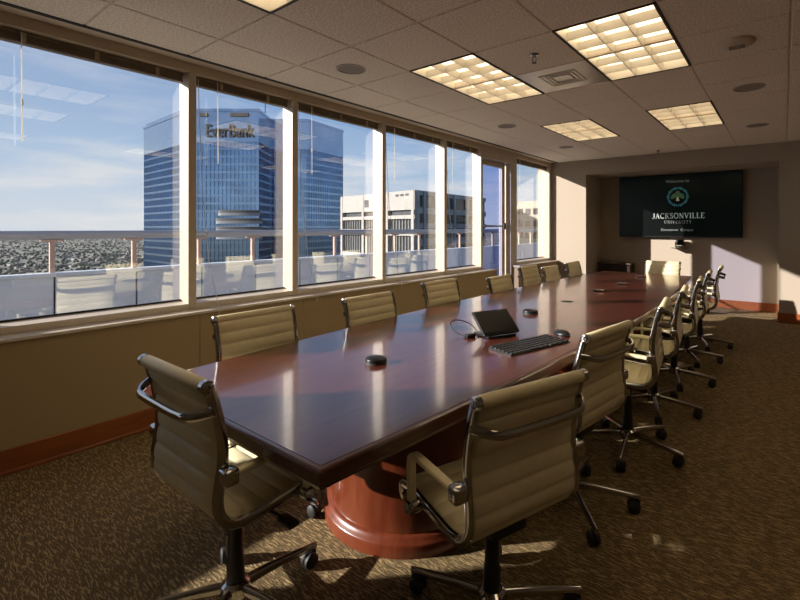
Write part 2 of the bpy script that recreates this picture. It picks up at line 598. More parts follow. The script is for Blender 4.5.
# terrace door
door = tag(empty('door_1', (XG, 6.15, 0)), kind='structure')
def dpart(mb, name, m, parent=door, smooth=False):
    bmesh.ops.transform(mb.bm, matrix=Matrix.Translation(-Vector(door.location)), verts=mb.bm.verts)
    return mb.build(name, m, parent, smooth=smooth)
dpart(MB().box(-3.70, XF, 6.62, 6.83, 0, HEAD, bev=.003), 'door_post', 'mullion')
dpart(MB().box(XG - .02, -3.70, 6.66, 6.78, 0, HEAD), 'post_core', 'mullion')
dpart(MB().box(XG - .06, XF, 5.755, 6.62, 2.455, HEAD, bev=.002), 'door_head', 'mullion')
leaf = MB()
leaf.box(XG - .02, XG + .02, 5.757, 5.785, .01, 2.45, bev=.003)
leaf.box(XG - .03, XG + .03, 6.52, 6.615, .01, 2.45, bev=.003)
leaf.box(XG - .03, XG + .03, 5.785, 6.52, .01, .22, bev=.003)
leaf.box(XG - .03, XG + .03, 5.785, 6.52, 2.38, 2.45, bev=.003)
leaf_o = dpart(leaf, 'door_leaf', 'mullion')
dpart(MB().box(XG - .008, XG + .008, 5.785, 6.52, .22, 2.38), 'pane', 'door_glass')
dpart(MB().tube([(XG + .03, 5.86, 1.415), (XG + .075, 5.88, 1.415), (XG + .075, 6.48, 1.415), (XG + .03, 6.50, 1.415)], .016, 8), 'push_bar', 'chrome_dark', smooth=True)
dpart(MB().box(XG + .03, XG + .06, 6.54, 6.60, 1.36, 1.47, bev=.005), 'lock_case', 'chrome_dark')

# blinds pulled up under the header
def blind(n, y0, y1, label, z1=HEAD, wand_len=0.62, cord_to=None):
    xc = (XF + XG) / 2 - .01
    yc = (y0 + y1) / 2
    e = empty('window_blind', (xc, yc, z1))
    tag(e, label, 'blind', 'raised blinds above the windows')
    w = (y1 - y0) / 2 - .012
    MB().box(-.028, .028, -w, w, -.024, -.001, bev=.002).build('head_rail', 'blind', e)
    sl = MB()
    for k in range(6):
        sl.box(-.025, .025, -w + .006, w - .006, -.0315 - k * .006, -.0275 - k * .006)
    sl.build('slat_stack', 'blind', e)
    MB().box(-.027, .027, -w + .004, w - .004, -.073, -.0625, bev=.002).build('bottom_rail', 'blind', e)
    nb = 3 if y1 - y0 > 0.9 else 2
    for k in range(nb):
        yy = -w + (k + .5) * 2 * w / nb
        MB().box(.027, .036, yy - .012, yy + .012, -.066, -.012, bev=.002).build('bracket', 'bracket', e)
    wy = -w + .17
    wd = MB().tube([(.036, wy, -.01), (.04, wy, -.05), (.04, wy + .004, -.05 - wand_len)], .0032, 6).build('wand', 'cord', e, smooth=True)
    MB().lathe([(0, -.02), (.006, -.016), (.007, 0), (.006, .016), (0, .02)], 8, (.04, wy + .004, -.05 - wand_len * .62)).build('wand_joint', 'cord', wd, smooth=True)
    # pull cord from the mullion side, draped over the ledge
    if cord_to:
        pts = [(.036, -w + .02, -.02), (.05, -w + .022, -.3), (.085, -w + .03, -.9), (.135, -w + .055, -1.45), (XW + .030 - xc, -w + .085, .775 - z1), (XW + .030 - xc, -w + .088, .70 - z1)]
        MB().tube(pts, .0026, 6).build('pull_cord', 'cord', e, smooth=True)
    return e
names = ['window just past the left edge of the picture', 'large leftmost window in view', 'window facing the blue glass tower', 'wide window between tower and white offices',
         'window facing the white office block', 'narrow window just before the terrace door']
for k, ((y0, y1), nm) in enumerate(zip(spans[1:], names)):
    blind(0, y0, y1, 'raised brown slatted blind above the ' + nm, cord_to=k > 1)
# behind the camera one blind hangs half way down and shades the near end of the table
y0, y1 = spans[0]
e = tag(empty('window_blind', ((XF + XG) / 2 - .01, (y0 + y1) / 2, HEAD)), 'half lowered brown slatted blind over the window behind the camera', 'blind')
w = (y1 - y0) / 2 - .006
MB().box(-.028, .028, -w, w, -.024, -.001, bev=.002).build('head_rail', 'blind', e)
sm_ = None
for k in range(46):
    if sm_ is None:
        sm_ = MB().box(-.006, .006, -w, w, -.018, .018)
        sm_.bm.transform(Matrix.Rotation(.25, 4, 'Y'))
        sm_ = sm_.build('slat', 'blind', e, (0, 0, -.042))
    else:
        share(sm_, 'slat', e, (0, 0, -.042 - .030 * k))
MB().box(-.014, .014, -w, w, -1.43, -1.415).build('bottom_rail', 'blind', e)
blind(0, *spans8, 'raised brown slatted blind above the last window beyond the terrace door', wand_len=.5, cord_to=True)

# far end: piers, alcove, soffit
fw = MB()
fw.box(-3.90, AX0, YP, YA + .15, 0, CEIL + .13)
fw.box(AX1, XR + .15, YP, YA + .15, 0, CEIL + .13)
fw.box(AX0, AX1, YA, YA + .15, 0, CEIL + .13)
fw.box(AX0, AX1, YP, YA, 2.373, CEIL + .13)
tag(fw.build('wall_far', 'wall'), kind='structure')
tag(MB().box(XR, XR + .15, YB - .15, YP, 0, CEIL + .13).build('wall_right', 'wall'), kind='structure')
tag(MB().box(XW, XR, YB - .15, YB, 0, CEIL + .13).build('wall_back', 'wall'), kind='structure')

def baseboard(name, segs):
    mb = MB()
    for (x0, y0, x1, y1, nx, ny) in segs:
        lo = (min(x0, x1, x0 + nx * .016, x1 + nx * .016), max(x0, x1, x0 + nx * .016, x1 + nx * .016))
        la = (min(y0, y1, y0 + ny * .016, y1 + ny * .016), max(y0, y1, y0 + ny * .016, y1 + ny * .016))
        mb.box(lo[0], lo[1], la[0], la[1], 0, .142, bev=.003)
        lo = (min(x0, x1, x0 + nx * .03, x1 + nx * .03), max(x0, x1, x0 + nx * .03, x1 + nx * .03))
        la = (min(y0, y1, y0 + ny * .03, y1 + ny * .03), max(y0, y1, y0 + ny * .03, y1 + ny * .03))
        mb.box(lo[0], lo[1], la[0], la[1], 0, .022, bev=.006, seg=2)
    tag(mb.build(name, 'baseboard'), kind='structure')
baseboard('baseboard_left', [(XW, YB, XW, 5.96, 1, 0), (XW, 6.66, XW, YP, 1, 0)])
baseboard('baseboard_far', [(XW, YP, AX0, YP, 0, -1), (AX0, YP, AX0, YA, 1, 0), (AX0, YA, AX1, YA, 0, -1), (AX1, YP, AX1, YA, -1, 0), (AX1 - .016, YP, XR, YP, 0, -1)])
baseboard('baseboard_right', [(XR, YB, XR, YP, -1, 0)])
tag(MB().box(AX0 + .02, AX1 - .02, 8.52, 8.56, 0, .012, bev=.003).build('trim_3', 'steel'), kind='structure')

# ------------------------------------------------------------------ ceiling fittings
tro_names = ['nearest window-side column, cut off by the top edge', 'in the middle of the window-side column', 'farthest in the window-side column',
             'above the camera side of the table, out of frame', 'largest in view, above the right of the table', 'nearest the television wall',
             'on the door side near the back wall', 'on the door side half way', 'on the door side by the far pier']
def troffer(k, b):
    x0, x1, y0, y1 = b
    e = empty('ceiling_light', ((x0 + x1) / 2, (y0 + y1) / 2, CEIL))
    tag(e, 'recessed gridded fluorescent ceiling light ' + tro_names[k], 'ceiling light', 'recessed fluorescent ceiling lights')
    w, d = T / 2 - .004, T - .004
    fr = MB()
    for s in (-1, 1):
        fr.box(s * w - .008, s * w + .006, -d, d, -.005, .026)
        fr.box(-w, w, s * d - .008, s * d + .006, -.005, .0255)
    fr.build('frame', 'lamp_edge_shadow', e)  # black bars paint in the shadow line round the white fitting
    hs_ = MB()
    for s in (-1, 1):
        hs_.box(s * (w - .008) - .003, s * (w - .008) + .003, -d + .008, d - .008, .0, .10)
        hs_.box(-w + .008, w - .008, s * (d - .008) - .003, s * (d - .008) + .003, .0, .0995)
    hs_.build('housing', 'louver', e)
    MB().box(-w + .010, w - .010, -d + .010, d - .010, .095, .105).build('diffuser', 'lamp_panel', e)
    def blade(along_x, c, lo, hi):
        mb = MB()
        for (za, ta, zb, tb) in ((.0, .0025, .02, .006), (.02, .006, .055, .012)):
            P = []
            for z_, t_ in ((za, ta), (zb, tb)):
                if along_x:
                    P.append([mb.bm.verts.new(q) for q in ((lo, c - t_, z_), (hi, c - t_, z_), (hi, c + t_, z_), (lo, c + t_, z_))])
                else:
                    P.append([mb.bm.verts.new(q) for q in ((c - t_, lo, z_), (c + t_, lo, z_), (c + t_, hi, z_), (c - t_, hi, z_))])
            for k_ in range(4):
                mb.bm.faces.new((P[0][k_], P[0][(k_ + 1) % 4], P[1][(k_ + 1) % 4], P[1][k_]))
            mb.bm.faces.new(P[0][::-1]); mb.bm.faces.new(P[1])
        return mb.build('louver_blade', 'louver', e)
    for s in (-1, 1):
        blade(False, s * .099, -d + .011, d - .011)
    for q in range(1, 6):
        blade(True, -d + q * 2 * d / 6, -w + .011, w - .011)
for k, b in enumerate(troffers):
    troffer(k, b)

ve = empty('air_vent', ((vents[0][0] + vents[0][1]) / 2, (vents[0][2] + vents[0][3]) / 2, CEIL))
tag(ve, 'square metal air diffuser panel between two ceiling lights', 'air vent')
MB().box(-.298, .298, -.298, .298, .002, .028, bev=.003).build('panel', 'vent_metal', ve)
for q, r in enumerate((.15, .115, .08)):
    mb = MB()
    z0 = -.003 - .001 * q
    for s in (-1, 1):
        mb.box(s * r - .005, s * r + .005, -r, r, z0, .004)
        mb.box(-r, r, s * r - .005, s * r + .005, z0, .0038)
    mb.build('diffuser_ring', 'vent_metal', ve)

def round_speaker(x, y, r, label):
    e = empty('ceiling_speaker', (x, y, CEIL))
    tag(e, label, 'speaker', 'round ceiling speakers')
    MB().lathe([(r, .004), (r, -.004), (r - .012, -.007), (r - .014, -.003), (r - .014, .004)], 40).build('rim', 'speaker_rim', e, smooth=True)
    MB().lathe([(r - .013, -.0015), (r * .5, -.0035), (0, -.0045)], 40).build('grille', 'speaker_mesh', e, smooth=True)
round_speaker(-2.742, 2.40, .115, 'round ceiling speaker nearest the camera on the window side')
round_speaker(-2.734, 4.90, .115, 'round ceiling speaker half way along the window side')
round_speaker(-2.709, 6.722, .115, 'round ceiling speaker farthest along the window side')
round_speaker(-.25, 4.86, .125, 'larger looking round ceiling speaker right of the ceiling lights')
round_speaker(-.263, 6.70, .120, 'round ceiling speaker by the far right pier')

e = tag(empty('motion_detector', (-.254, 3.62, CEIL)), 'round raised ceiling detector with slotted cover at upper right', 'detector')
MB().lathe([(.105, 0), (.105, -.010), (.095, -.022), (.06, -.034), (0, -.037)], 32).build('housing', 'detector', e, smooth=True)
for q in range(3):
    MB().box(-.045 + .012 * 0, .045, -.028 + q * .024, -.020 + q * .024, -.0395, -.0345).build('slot', 'speaker_mesh', e)
def sprinkler(x, y, label):
    e = tag(empty('fire_sprinkler', (x, y, CEIL)), label, 'sprinkler', 'pendant fire sprinklers')
    MB().lathe([(.036, 0), (.034, -.006), (.014, -.010), (.012, -.03), (0, -.03)], 20).build('escutcheon', 'chrome_dark', e, smooth=True)
    fr = MB()
    fr.tube([(-.010, 0, -.028), (-.016, 0, -.045), (-.004, 0, -.060)], .0035, 6)
    fr.tube([(.010, 0, -.028), (.016, 0, -.045), (.004, 0, -.060)], .0035, 6)
    fr.build('yoke', 'black_plastic', e, smooth=True)
    MB().lathe([(0, -.058), (.017, -.060), (.017, -.063), (0, -.063)], 16).build('deflector', 'black_plastic', e)
sprinkler(-1.449, 3.00, 'dark pendant fire sprinkler on the ceiling between the two nearer lights')
sprinkler(-1.634, 7.92, 'small pendant fire sprinkler on the ceiling close to the soffit')
for x, lb in ((-2.25, 'small recessed downlight group under the soffit, left'), (-.85, 'small recessed downlight group under the soffit, right')):
    e = tag(empty('soffit_fitting', (x, 8.34, 2.373)), lb, 'downlight', 'soffit fittings above the television')
    for q in (-1, 0, 1):
        MB().lathe([(.028, .001), (.028, -.008), (.020, -.010), (0, -.006)], 16, (q * .085, 0, 0)).build('ring', 'speaker_mesh', e, smooth=True)

# ------------------------------------------------------------------ television, camera, credenza
tv = tag(empty('television', (-1.556, 9.06, 1.215)), 'large wall television showing a dark Jacksonville University welcome slide', 'television')
TW, TH = 2.012, 1.142
fr = MB()
fr.box(-TW / 2, TW / 2, -.02, .045, 0, TH, bev=.006)
fr.build('casing', 'tv_frame', tv)
MB().box(-TW / 2 + .014, TW / 2 - .014, -.0225, -.0195, .022, TH - .014).build('screen', 'tv_screen', tv)
MB().box(-.3, .3, .045, .088, .35, .8).build('wall_mount', 'tv_frame', tv)
def text_obj(name, s, size, loc, m, parent, depth=.0008, spacing=1.0, wide=1.0, bold=0.0):
    cu = bpy.data.curves.new(name, 'FONT')
    cu.body = s
    cu.size = size
    cu.align_x = 'CENTER'
    cu.extrude = depth
    cu.offset = bold
    cu.space_character = spacing
    o = bpy.data.objects.new(name, cu)
    COL.objects.link(o)
    dg = bpy.context.evaluated_depsgraph_get()
    me = bpy.data.meshes.new_from_object(o.evaluated_get(dg))
    bpy.data.objects.remove(o)
    bpy.data.curves.remove(cu)
    me.materials.clear()
    me.materials.append(M[m])
    me.transform(Matrix.Diagonal((wide, 1, 1, 1)))
    me.transform(Matrix.Rotation(PI / 2, 4, 'X'))
    t = bpy.data.objects.new(name, me)
    COL.objects.link(t)
    t.location = loc
    t.parent = parent
    return t
# serif capitals drawn as strokes: (x0,y0,x1,y1,weight) in a cell one unit high
def arc(cx, cy, rx, ry, a0, a1, n=10):
    return [(cx + rx * math.cos(math.radians(a0 + (a1 - a0) * k / n)), cy + ry * math.sin(math.radians(a0 + (a1 - a0) * k / n))) for k in range(n + 1)]
TK, TN = .15, .07
def serif(x, y, w=.30):
    return ([(x - w / 2, y), (x + w / 2, y)], .05)
GLY = {
 'J': (.50, [([(.34, 1), (.34, .22)], TK), (arc(.18, .18, .16, .20, 0, -170), .08), serif(.34, .98)]),
 'A': (.82, [([(.40, 1), (.12, 0)], TN), ([(.40, 1), (.68, 0)], TK), ([(.22, .35), (.58, .35)], TN), serif(.12, .02, .26), serif(.68, .02)]),
 'C': (.80, [(arc(.43, .5, .34, .48, 45, 315, 18), .12), ([(.69, .98), (.69, .72)], .05), ([(.69, .02), (.69, .26)], .04)]),
 'K': (.84, [([(.2, 0), (.2, 1)], TK), ([(.26, .42), (.66, .98)], TN), ([(.36, .56), (.70, .02)], TK), serif(.2, .02), serif(.2, .98), serif(.68, .98, .26), serif(.72, .02, .28)]),
 'S': (.62, [(arc(.31, .74, .20, .24, 30, 270, 14) + arc(.31, .26, .22, .24, 90, -150, 14), .11), ([(.51, .98), (.51, .74)], .04), ([(.10, .02), (.10, .28)], .04)]),
 'O': (.86, [(arc(.43, .5, .34, .48, 0, 360, 26), .12)]),
 'N': (.86, [([(.18, 0), (.18, 1)], TN), ([(.16, .98), (.70, .02)], TK), ([(.70, 0), (.70, 1)], TN), serif(.14, .98, .24), serif(.18, .02), serif(.70, .98)]),
 'V': (.80, [([(.12, 1), (.42, 0)], TK), ([(.42, 0), (.70, 1)], TN), serif(.12, .98), serif(.70, .98, .26)]),
 'I': (.40, [([(.2, 0), (.2, 1)], TK), serif(.2, .02), serif(.2, .98)]),
 'L': (.66, [([(.2, 0), (.2, 1)], TK), ([(.2, .03), (.60, .03)], .06), ([(.60, 0), (.60, .26)], .05), serif(.2, .98), serif(.2, .02)]),
 'E': (.68, [([(.2, 0), (.2, 1)], TK), ([(.2, .97), (.58, .97)], .06), ([(.2, .52), (.48, .52)], .06), ([(.2, .03), (.62, .03)], .06), ([(.58, 1), (.58, .78)], .05), ([(.62, 0), (.62, .24)], .05), serif(.2, .98), serif(.2, .02)]),
 'U': (.84, [([(.18, 1), (.18, .35)], TK), (arc(.42, .35, .24, .34, 180, 360, 12), .09), ([(.66, .35), (.66, 1)], TN), serif(.18, .98), serif(.66, .98)]),
 'R': (.80, [([(.2, 0), (.2, 1)], TK), (arc(.38, .74, .22, .24, 90, -90, 10), .10), ([(.2, .98), (.38, .98)], .06), ([(.2, .50), (.38, .50)], .06), ([(.42, .50), (.70, .02)], TK), serif(.2, .02), serif(.2, .98, .2), serif(.70, .02, .2)]),
 'T': (.74, [([(.36, 0), (.36, 1)], TK), ([(.06, .97), (.66, .97)], .06), ([(.06, 1), (.06, .76)], .05), ([(.66, 1), (.66, .76)], .05), serif(.36, .02)]),
 'Y': (.78, [([(.10, 1), (.38, .46)], TK), ([(.38, .46), (.66, 1)], TN), ([(.38, .46), (.38, 0)], TK), serif(.10, .98), serif(.66, .98, .26), serif(.38, .02)]),
}
def serif_text(name, s, h, loc, m, parent, track=.04):
    mb = MB()
    total = sum(GLY[c][0] + track for c in s) - track
    x = -total / 2
    for c in s:
        w, strokes = GLY[c]
        for pts, tk in strokes:
            for (ax, ay), (bx, by) in zip(pts, pts[1:]):
                d = Vector((bx - ax, by - ay))
                if d.length < 1e-5: continue
                nrm = Vector((-d.y, d.x)).normalized() * tk / 2
                P = [(ax + nrm.x, ay + nrm.y), (bx + nrm.x, by + nrm.y), (bx - nrm.x, by - nrm.y), (ax - nrm.x, ay - nrm.y)]
                fv = [mb.bm.verts.new(((x + px) * h, 0, py * h)) for px, py in P]
                bv = [mb.bm.verts.new(((x + px) * h, .0008, py * h)) for px, py in P]
                mb.bm.faces.new(fv); mb.bm.faces.new(bv[::-1])
                for k in range(4):
                    q = (k + 1) % 4
                    mb.bm.faces.new((fv[k], bv[k], bv[q], fv[q]))
        x += w + track
    return mb.build(name, m, parent, loc)
SZ = -.0240
TX = .018
serif_text('slide_title', 'JACKSONVILLE', .095, (TX, SZ, .345), 'tv_text', tv, .045)
serif_text('slide_subtitle', 'UNIVERSITY', .054, (TX, SZ, .252), 'tv_dim', tv, .16)
text_obj('greeting_word', 'Welcome', .075, (TX - .05, SZ, .995), 'tv_dim', tv)
text_obj('greeting_word', 'to', .075, (TX + .155, SZ, .995), 'tv_dim', tv)
text_obj('footer_word', 'Downtown', .062, (TX - .135, SZ, .118), 'tv_dim', tv)
text_obj('footer_word', 'Campus', .062, (TX + .15, SZ, .118), 'tv_dim', tv)
# seal: ring of marks round a tree
seal = MB()
for k in range(30):
    a = 2 * PI * k / 30
    r = .158
    u, v = Vector((math.cos(a), math.sin(a))), Vector((-math.sin(a), math.cos(a)))
    hw, hh = (.010, .017) if k % 3 else (.014, .021)
    P = [u * (r - hh) - v * hw, u * (r - hh) + v * hw, u * (r + hh) + v * hw * .8, u * (r + hh) - v * hw * .8]
    seal.quad(*[(p.x, 0, p.y) for p in P])
so = seal.build('seal_ring', 'tv_teal', tv, (TX, SZ, .735))
tree = MB()
for (cx_, cz_, r_) in ((0, .04, .06), (-.055, .02, .048), (.055, .02, .048), (-.085, -.015, .03), (.085, -.015, .03), (0, .075, .04)):
    vv = [tree.bm.verts.new((cx_ + r_ * math.cos(2 * PI * k / 14), 0, cz_ + r_ * .8 * math.sin(2 * PI * k / 14))) for k in range(14)]
    tree.bm.faces.new(vv)
tree.build('seal_tree', 'tv_green', so)
tk_ = MB()
tk_.quad((-.030, -.0006, -.075), (.030, -.0006, -.075), (.010, -.0006, 0), (-.010, -.0006, 0))
tk_.build('seal_trunk', 'tv_gold', so)

vc = tag(empty('video_camera', (-1.50, 9.05, 1.03)), 'small dark conference camera on a chrome shelf below the television', 'camera')
MB().box(-.13, .13, -.11, .10, -.012, .0, bev=.004).build('shelf', 'chrome_dark', vc)
MB().lathe([(0, 0), (.075, 0), (.075, .018), (.06, .03), (.045, .035), (0, .035)], 24, (0, -.02, 0)).build('base', 'chrome', vc, smooth=True)
hd = MB().box(-.062, .062, -.085, .045, .045, .145, bev=.022, seg=3).build('head', 'device', vc, smooth=True)
MB().lathe([(.030, 0), (.030, .022), (.024, .026), (.020, .012), (0, .012)], 20, (0, -.083, .095), 'Y').build('lens_back', 'device', hd, smooth=True)
MB().lathe([(0, -.112), (.024, -.112), (.033, -.104), (.033, -.080)], 20, (0, 0, .095), 'Y').build('lens', 'screen_off', hd, smooth=True)
yk = MB()
for s in (-1, 1):
    yk.box(s * .070 - .006, s * .070 + .006, -.05, .01, .02, .10, bev=.003)
yk.build('yoke', 'device', vc)

cr = tag(empty('credenza', (-2.60, 8.96, 0)), 'low black equipment credenza in the alcove left of the television', 'cabinet')
MB().box(-.30, .30, -.13, .155, .06, .69, bev=.004).build('body', 'credenza', cr)
MB().box(-.31, .31, -.16, .165, .69, .72, bev=.005).build('top', 'credenza_top', cr)
MB().box(-.27, .27, -.10, .14, 0, .06).build('plinth', 'black_plastic', cr)
for s in (-1, 1):
    dr = MB().box(s * .15 - .145, s * .15 + .145, -.146, -.130, .08, .67, bev=.003).build('door', 'credenza', cr)
    MB().box(s * .03 - .005, s * .03 + .005, -.160, -.146, .42, .56, bev=.002).build('handle', 'chrome_dark', dr)

# ------------------------------------------------------------------ conference table
TXC, TY0, TY1, TZ = -1.575, 0.752, 6.83, .74
def half_w(t):
    return .590 + .150 * (1 - (2 * t - 1) ** 2)
def outline(inset, n=36):
    pts = []
    for k in range(n + 1):
        t = k / n
        y = TY0 + inset + t * (TY1 - TY0 - 2 * inset)
        pts.append((half_w(t) - inset, y))
    return [(TXC + x, y) for x, y in pts] + [(TXC - x, y) for x, y in reversed(pts)]
table = tag(empty('conference_table', (TXC, (TY0 + TY1) / 2, 0)), 'long boat-shaped glossy mahogany conference table on drum pedestals', 'table')
tinv = Matrix.Translation(-Vector(table.location))
def loft(rings, name, m, cap0=False, cap1=False, smooth=False):
    mb = MB()
    rr = [[mb.bm.verts.new(tinv @ Vector((x, y, z))) for x, y in outline(i)] for i, z in rings]
    n = len(rr[0])
    for a, b in zip(rr, rr[1:]):
        for k in range(n):
            q = (k + 1) % n
            mb.bm.faces.new((a[k], a[q], b[q], b[k]))
    if cap0: mb.bm.faces.new(rr[0])
    if cap1: mb.bm.faces.new(rr[-1])
    return mb.build(name, m, table, smooth=smooth)
loft([(.021, TZ - .03), (.021, TZ)], 'top', 'mahogany', True, True)
loft([(.0205, TZ - .001), (.019, TZ - .0005), (.008, TZ - .0012), (.003, TZ - .004), (.0, TZ - .010), (.0, TZ - .044), (.004, TZ - .050), (.010, TZ - .052), (.012, TZ - .062), (.022, TZ - .066), (.09, TZ - .066)], 'edge_band', 'mahogany_edge', smooth=False)
loft([(.09, TZ - .066), (.09, TZ - .03)], 'underside', 'mahogany_edge', True, False)
for (px, py) in ((-1.53, 1.75), (-1.57, 3.72), (-1.57, 5.72)):
    ped = MB().lathe([(.405, .0), (.405, .60), (.42, .62), (.42, .674)], 56).build('pedestal', 'mahogany_base', table, (px - table.location.x, py - table.location.y, 0), smooth=True)
    MB().lathe([(.0, .0), (.440, .0), (.440, .050), (.436, .058), (.426, .062), (.422, .072), (.412, .080), (.404, .082)], 56).build('plinth', 'mahogany_base', ped, smooth=True, angle=60)

# ------------------------------------------------------------------ chairs
PROF = [(.243, .446), (.249, .466), (.238, .484), (.205, .492), (.15, .490), (.08, .483), (.0, .476), (-.05, .472), (-.092, .472), (-.128, .481),
        (-.156, .503), (-.171, .535), (-.174, .575), (-.167, .63), (-.160, .68), (-.161, .74), (-.170, .80), (-.184, .86), (-.200, .915)]
TOPC = (-.209, .921)
def resample(P, step):
    P = [Vector((p[0], p[1])) for p in P]
    # Catmull-Rom
    out = []
    for i in range(len(P) - 1):
        p0 = P[max(i - 1, 0)]; p1 = P[i]; p2 = P[i + 1]; p3 = P[min(i + 2, len(P) - 1)]
        for k in range(10):
            t = k / 10
            out.append(0.5 * ((2 * p1) + (-p0 + p2) * t + (2 * p0 - 5 * p1 + 4 * p2 - p3) * t * t + (-p0 + 3 * p1 - 3 * p2 + p3) * t ** 3))
    out.append(P[-1])
    # even arc length
    s = [0]
    for a, b in zip(out, out[1:]):
        s.append(s[-1] + (b - a).length)
    n = max(2, int(round(s[-1] / step)))
    res = []
    j = 0
    for k in range(n + 1):
        d = s[-1] * k / n
        while j < len(s) - 2 and s[j + 1] < d:
            j += 1
        f = (d - s[j]) / max(1e-9, s[j + 1] - s[j])
        res.append((out[j].lerp(out[j + 1], f), d))
    return res
CURVE = resample(PROF, .0048)
RIB = .0575
def sling(a, b):
    """quilted sling between sample indices a..b, with ribs across"""
    mb = MB()
    hw = .214
    top, bot = [], []
    cols = [-hw, -hw + .006, -hw * .5, 0, hw * .5, hw - .006, hw]
    for i in range(a, b + 1):
        p, d = CURVE[i]
        q0 = CURVE[max(i - 1, 0)][0]; q1 = CURVE[min(i + 1, len(CURVE) - 1)][0]
        t = (q1 - q0).normalized()
        nrm = Vector((t.y, -t.x))        # towards the sitter (up / forward)
        if nrm.dot(Vector((.35, .75))) < 0:
            nrm = -nrm
        th = .0035 + .0105 * abs(math.sin(PI * d / RIB)) ** .38
        rt, rb = [], []
        for x in cols:
            e = th if abs(x) < hw - .004 else .004
            rt.append(mb.bm.verts.new((x, p.x + nrm.x * e, p.y + nrm.y * e)))
            rb.append(mb.bm.verts.new((x, p.x - nrm.x * e, p.y - nrm.y * e)))
        top.append(rt); bot.append(rb)
    n = len(top); c = len(cols)
    for i in range(n - 1):
        for k in range(c - 1):
            mb.bm.faces.new((top[i][k], top[i][k + 1], top[i + 1][k + 1], top[i + 1][k]))
            mb.bm.faces.new((bot[i][k], bot[i + 1][k], bot[i + 1][k + 1], bot[i][k + 1]))
        mb.bm.faces.new((top[i][0], top[i + 1][0], bot[i + 1][0], bot[i][0]))
        mb.bm.faces.new((top[i][c - 1], bot[i][c - 1], bot[i + 1][c - 1], top[i + 1][c - 1]))
    for i in (0, n - 1):
        for k in range(c - 1):
            mb.bm.faces.new((top[i][k], bot[i][k], bot[i][k + 1], top[i][k + 1]))
    return mb
split = min(range(len(CURVE)), key=lambda i: (CURVE[i][0] - Vector((-.143, .490))).length)
CHAIR = {}     # prototype meshes
def bar_along(mb, x, w, h, i0, i1, off=0.0):
    """flat metal bar following the sling's side"""
    rings = []
    for i in range(i0, i1 + 1, 3):
        p = CURVE[i][0]
        q0 = CURVE[max(i - 1, 0)][0]; q1 = CURVE[min(i + 1, len(CURVE) - 1)][0]
        t = (q1 - q0).normalized()
        n = Vector((t.y, -t.x))
        r = []
        for sx, sn in ((-1, -.6), (-.6, -1), (.6, -1), (1, -.6), (1, .6), (.6, 1), (-.6, 1), (-1, .6)):
            r.append(mb.bm.verts.new((x + sx * w / 2, p.x + n.x * sn * h / 2, p.y + n.y * sn * h / 2)))
        rings.append(r)
    for a, b in zip(rings, rings[1:]):
        for k in range(8):
            q = (k + 1) % 8
            mb.bm.faces.new((a[k], a[q], b[q], b[k]))
    mb.bm.faces.new(rings[0][::-1]); mb.bm.faces.new(rings[-1])
    return mb
def ctr(z):   # sling y at height z on the backrest
    best = min((c for c in CURVE[split:]), key=lambda c: abs(c[0].y - z))
    return best[0].x

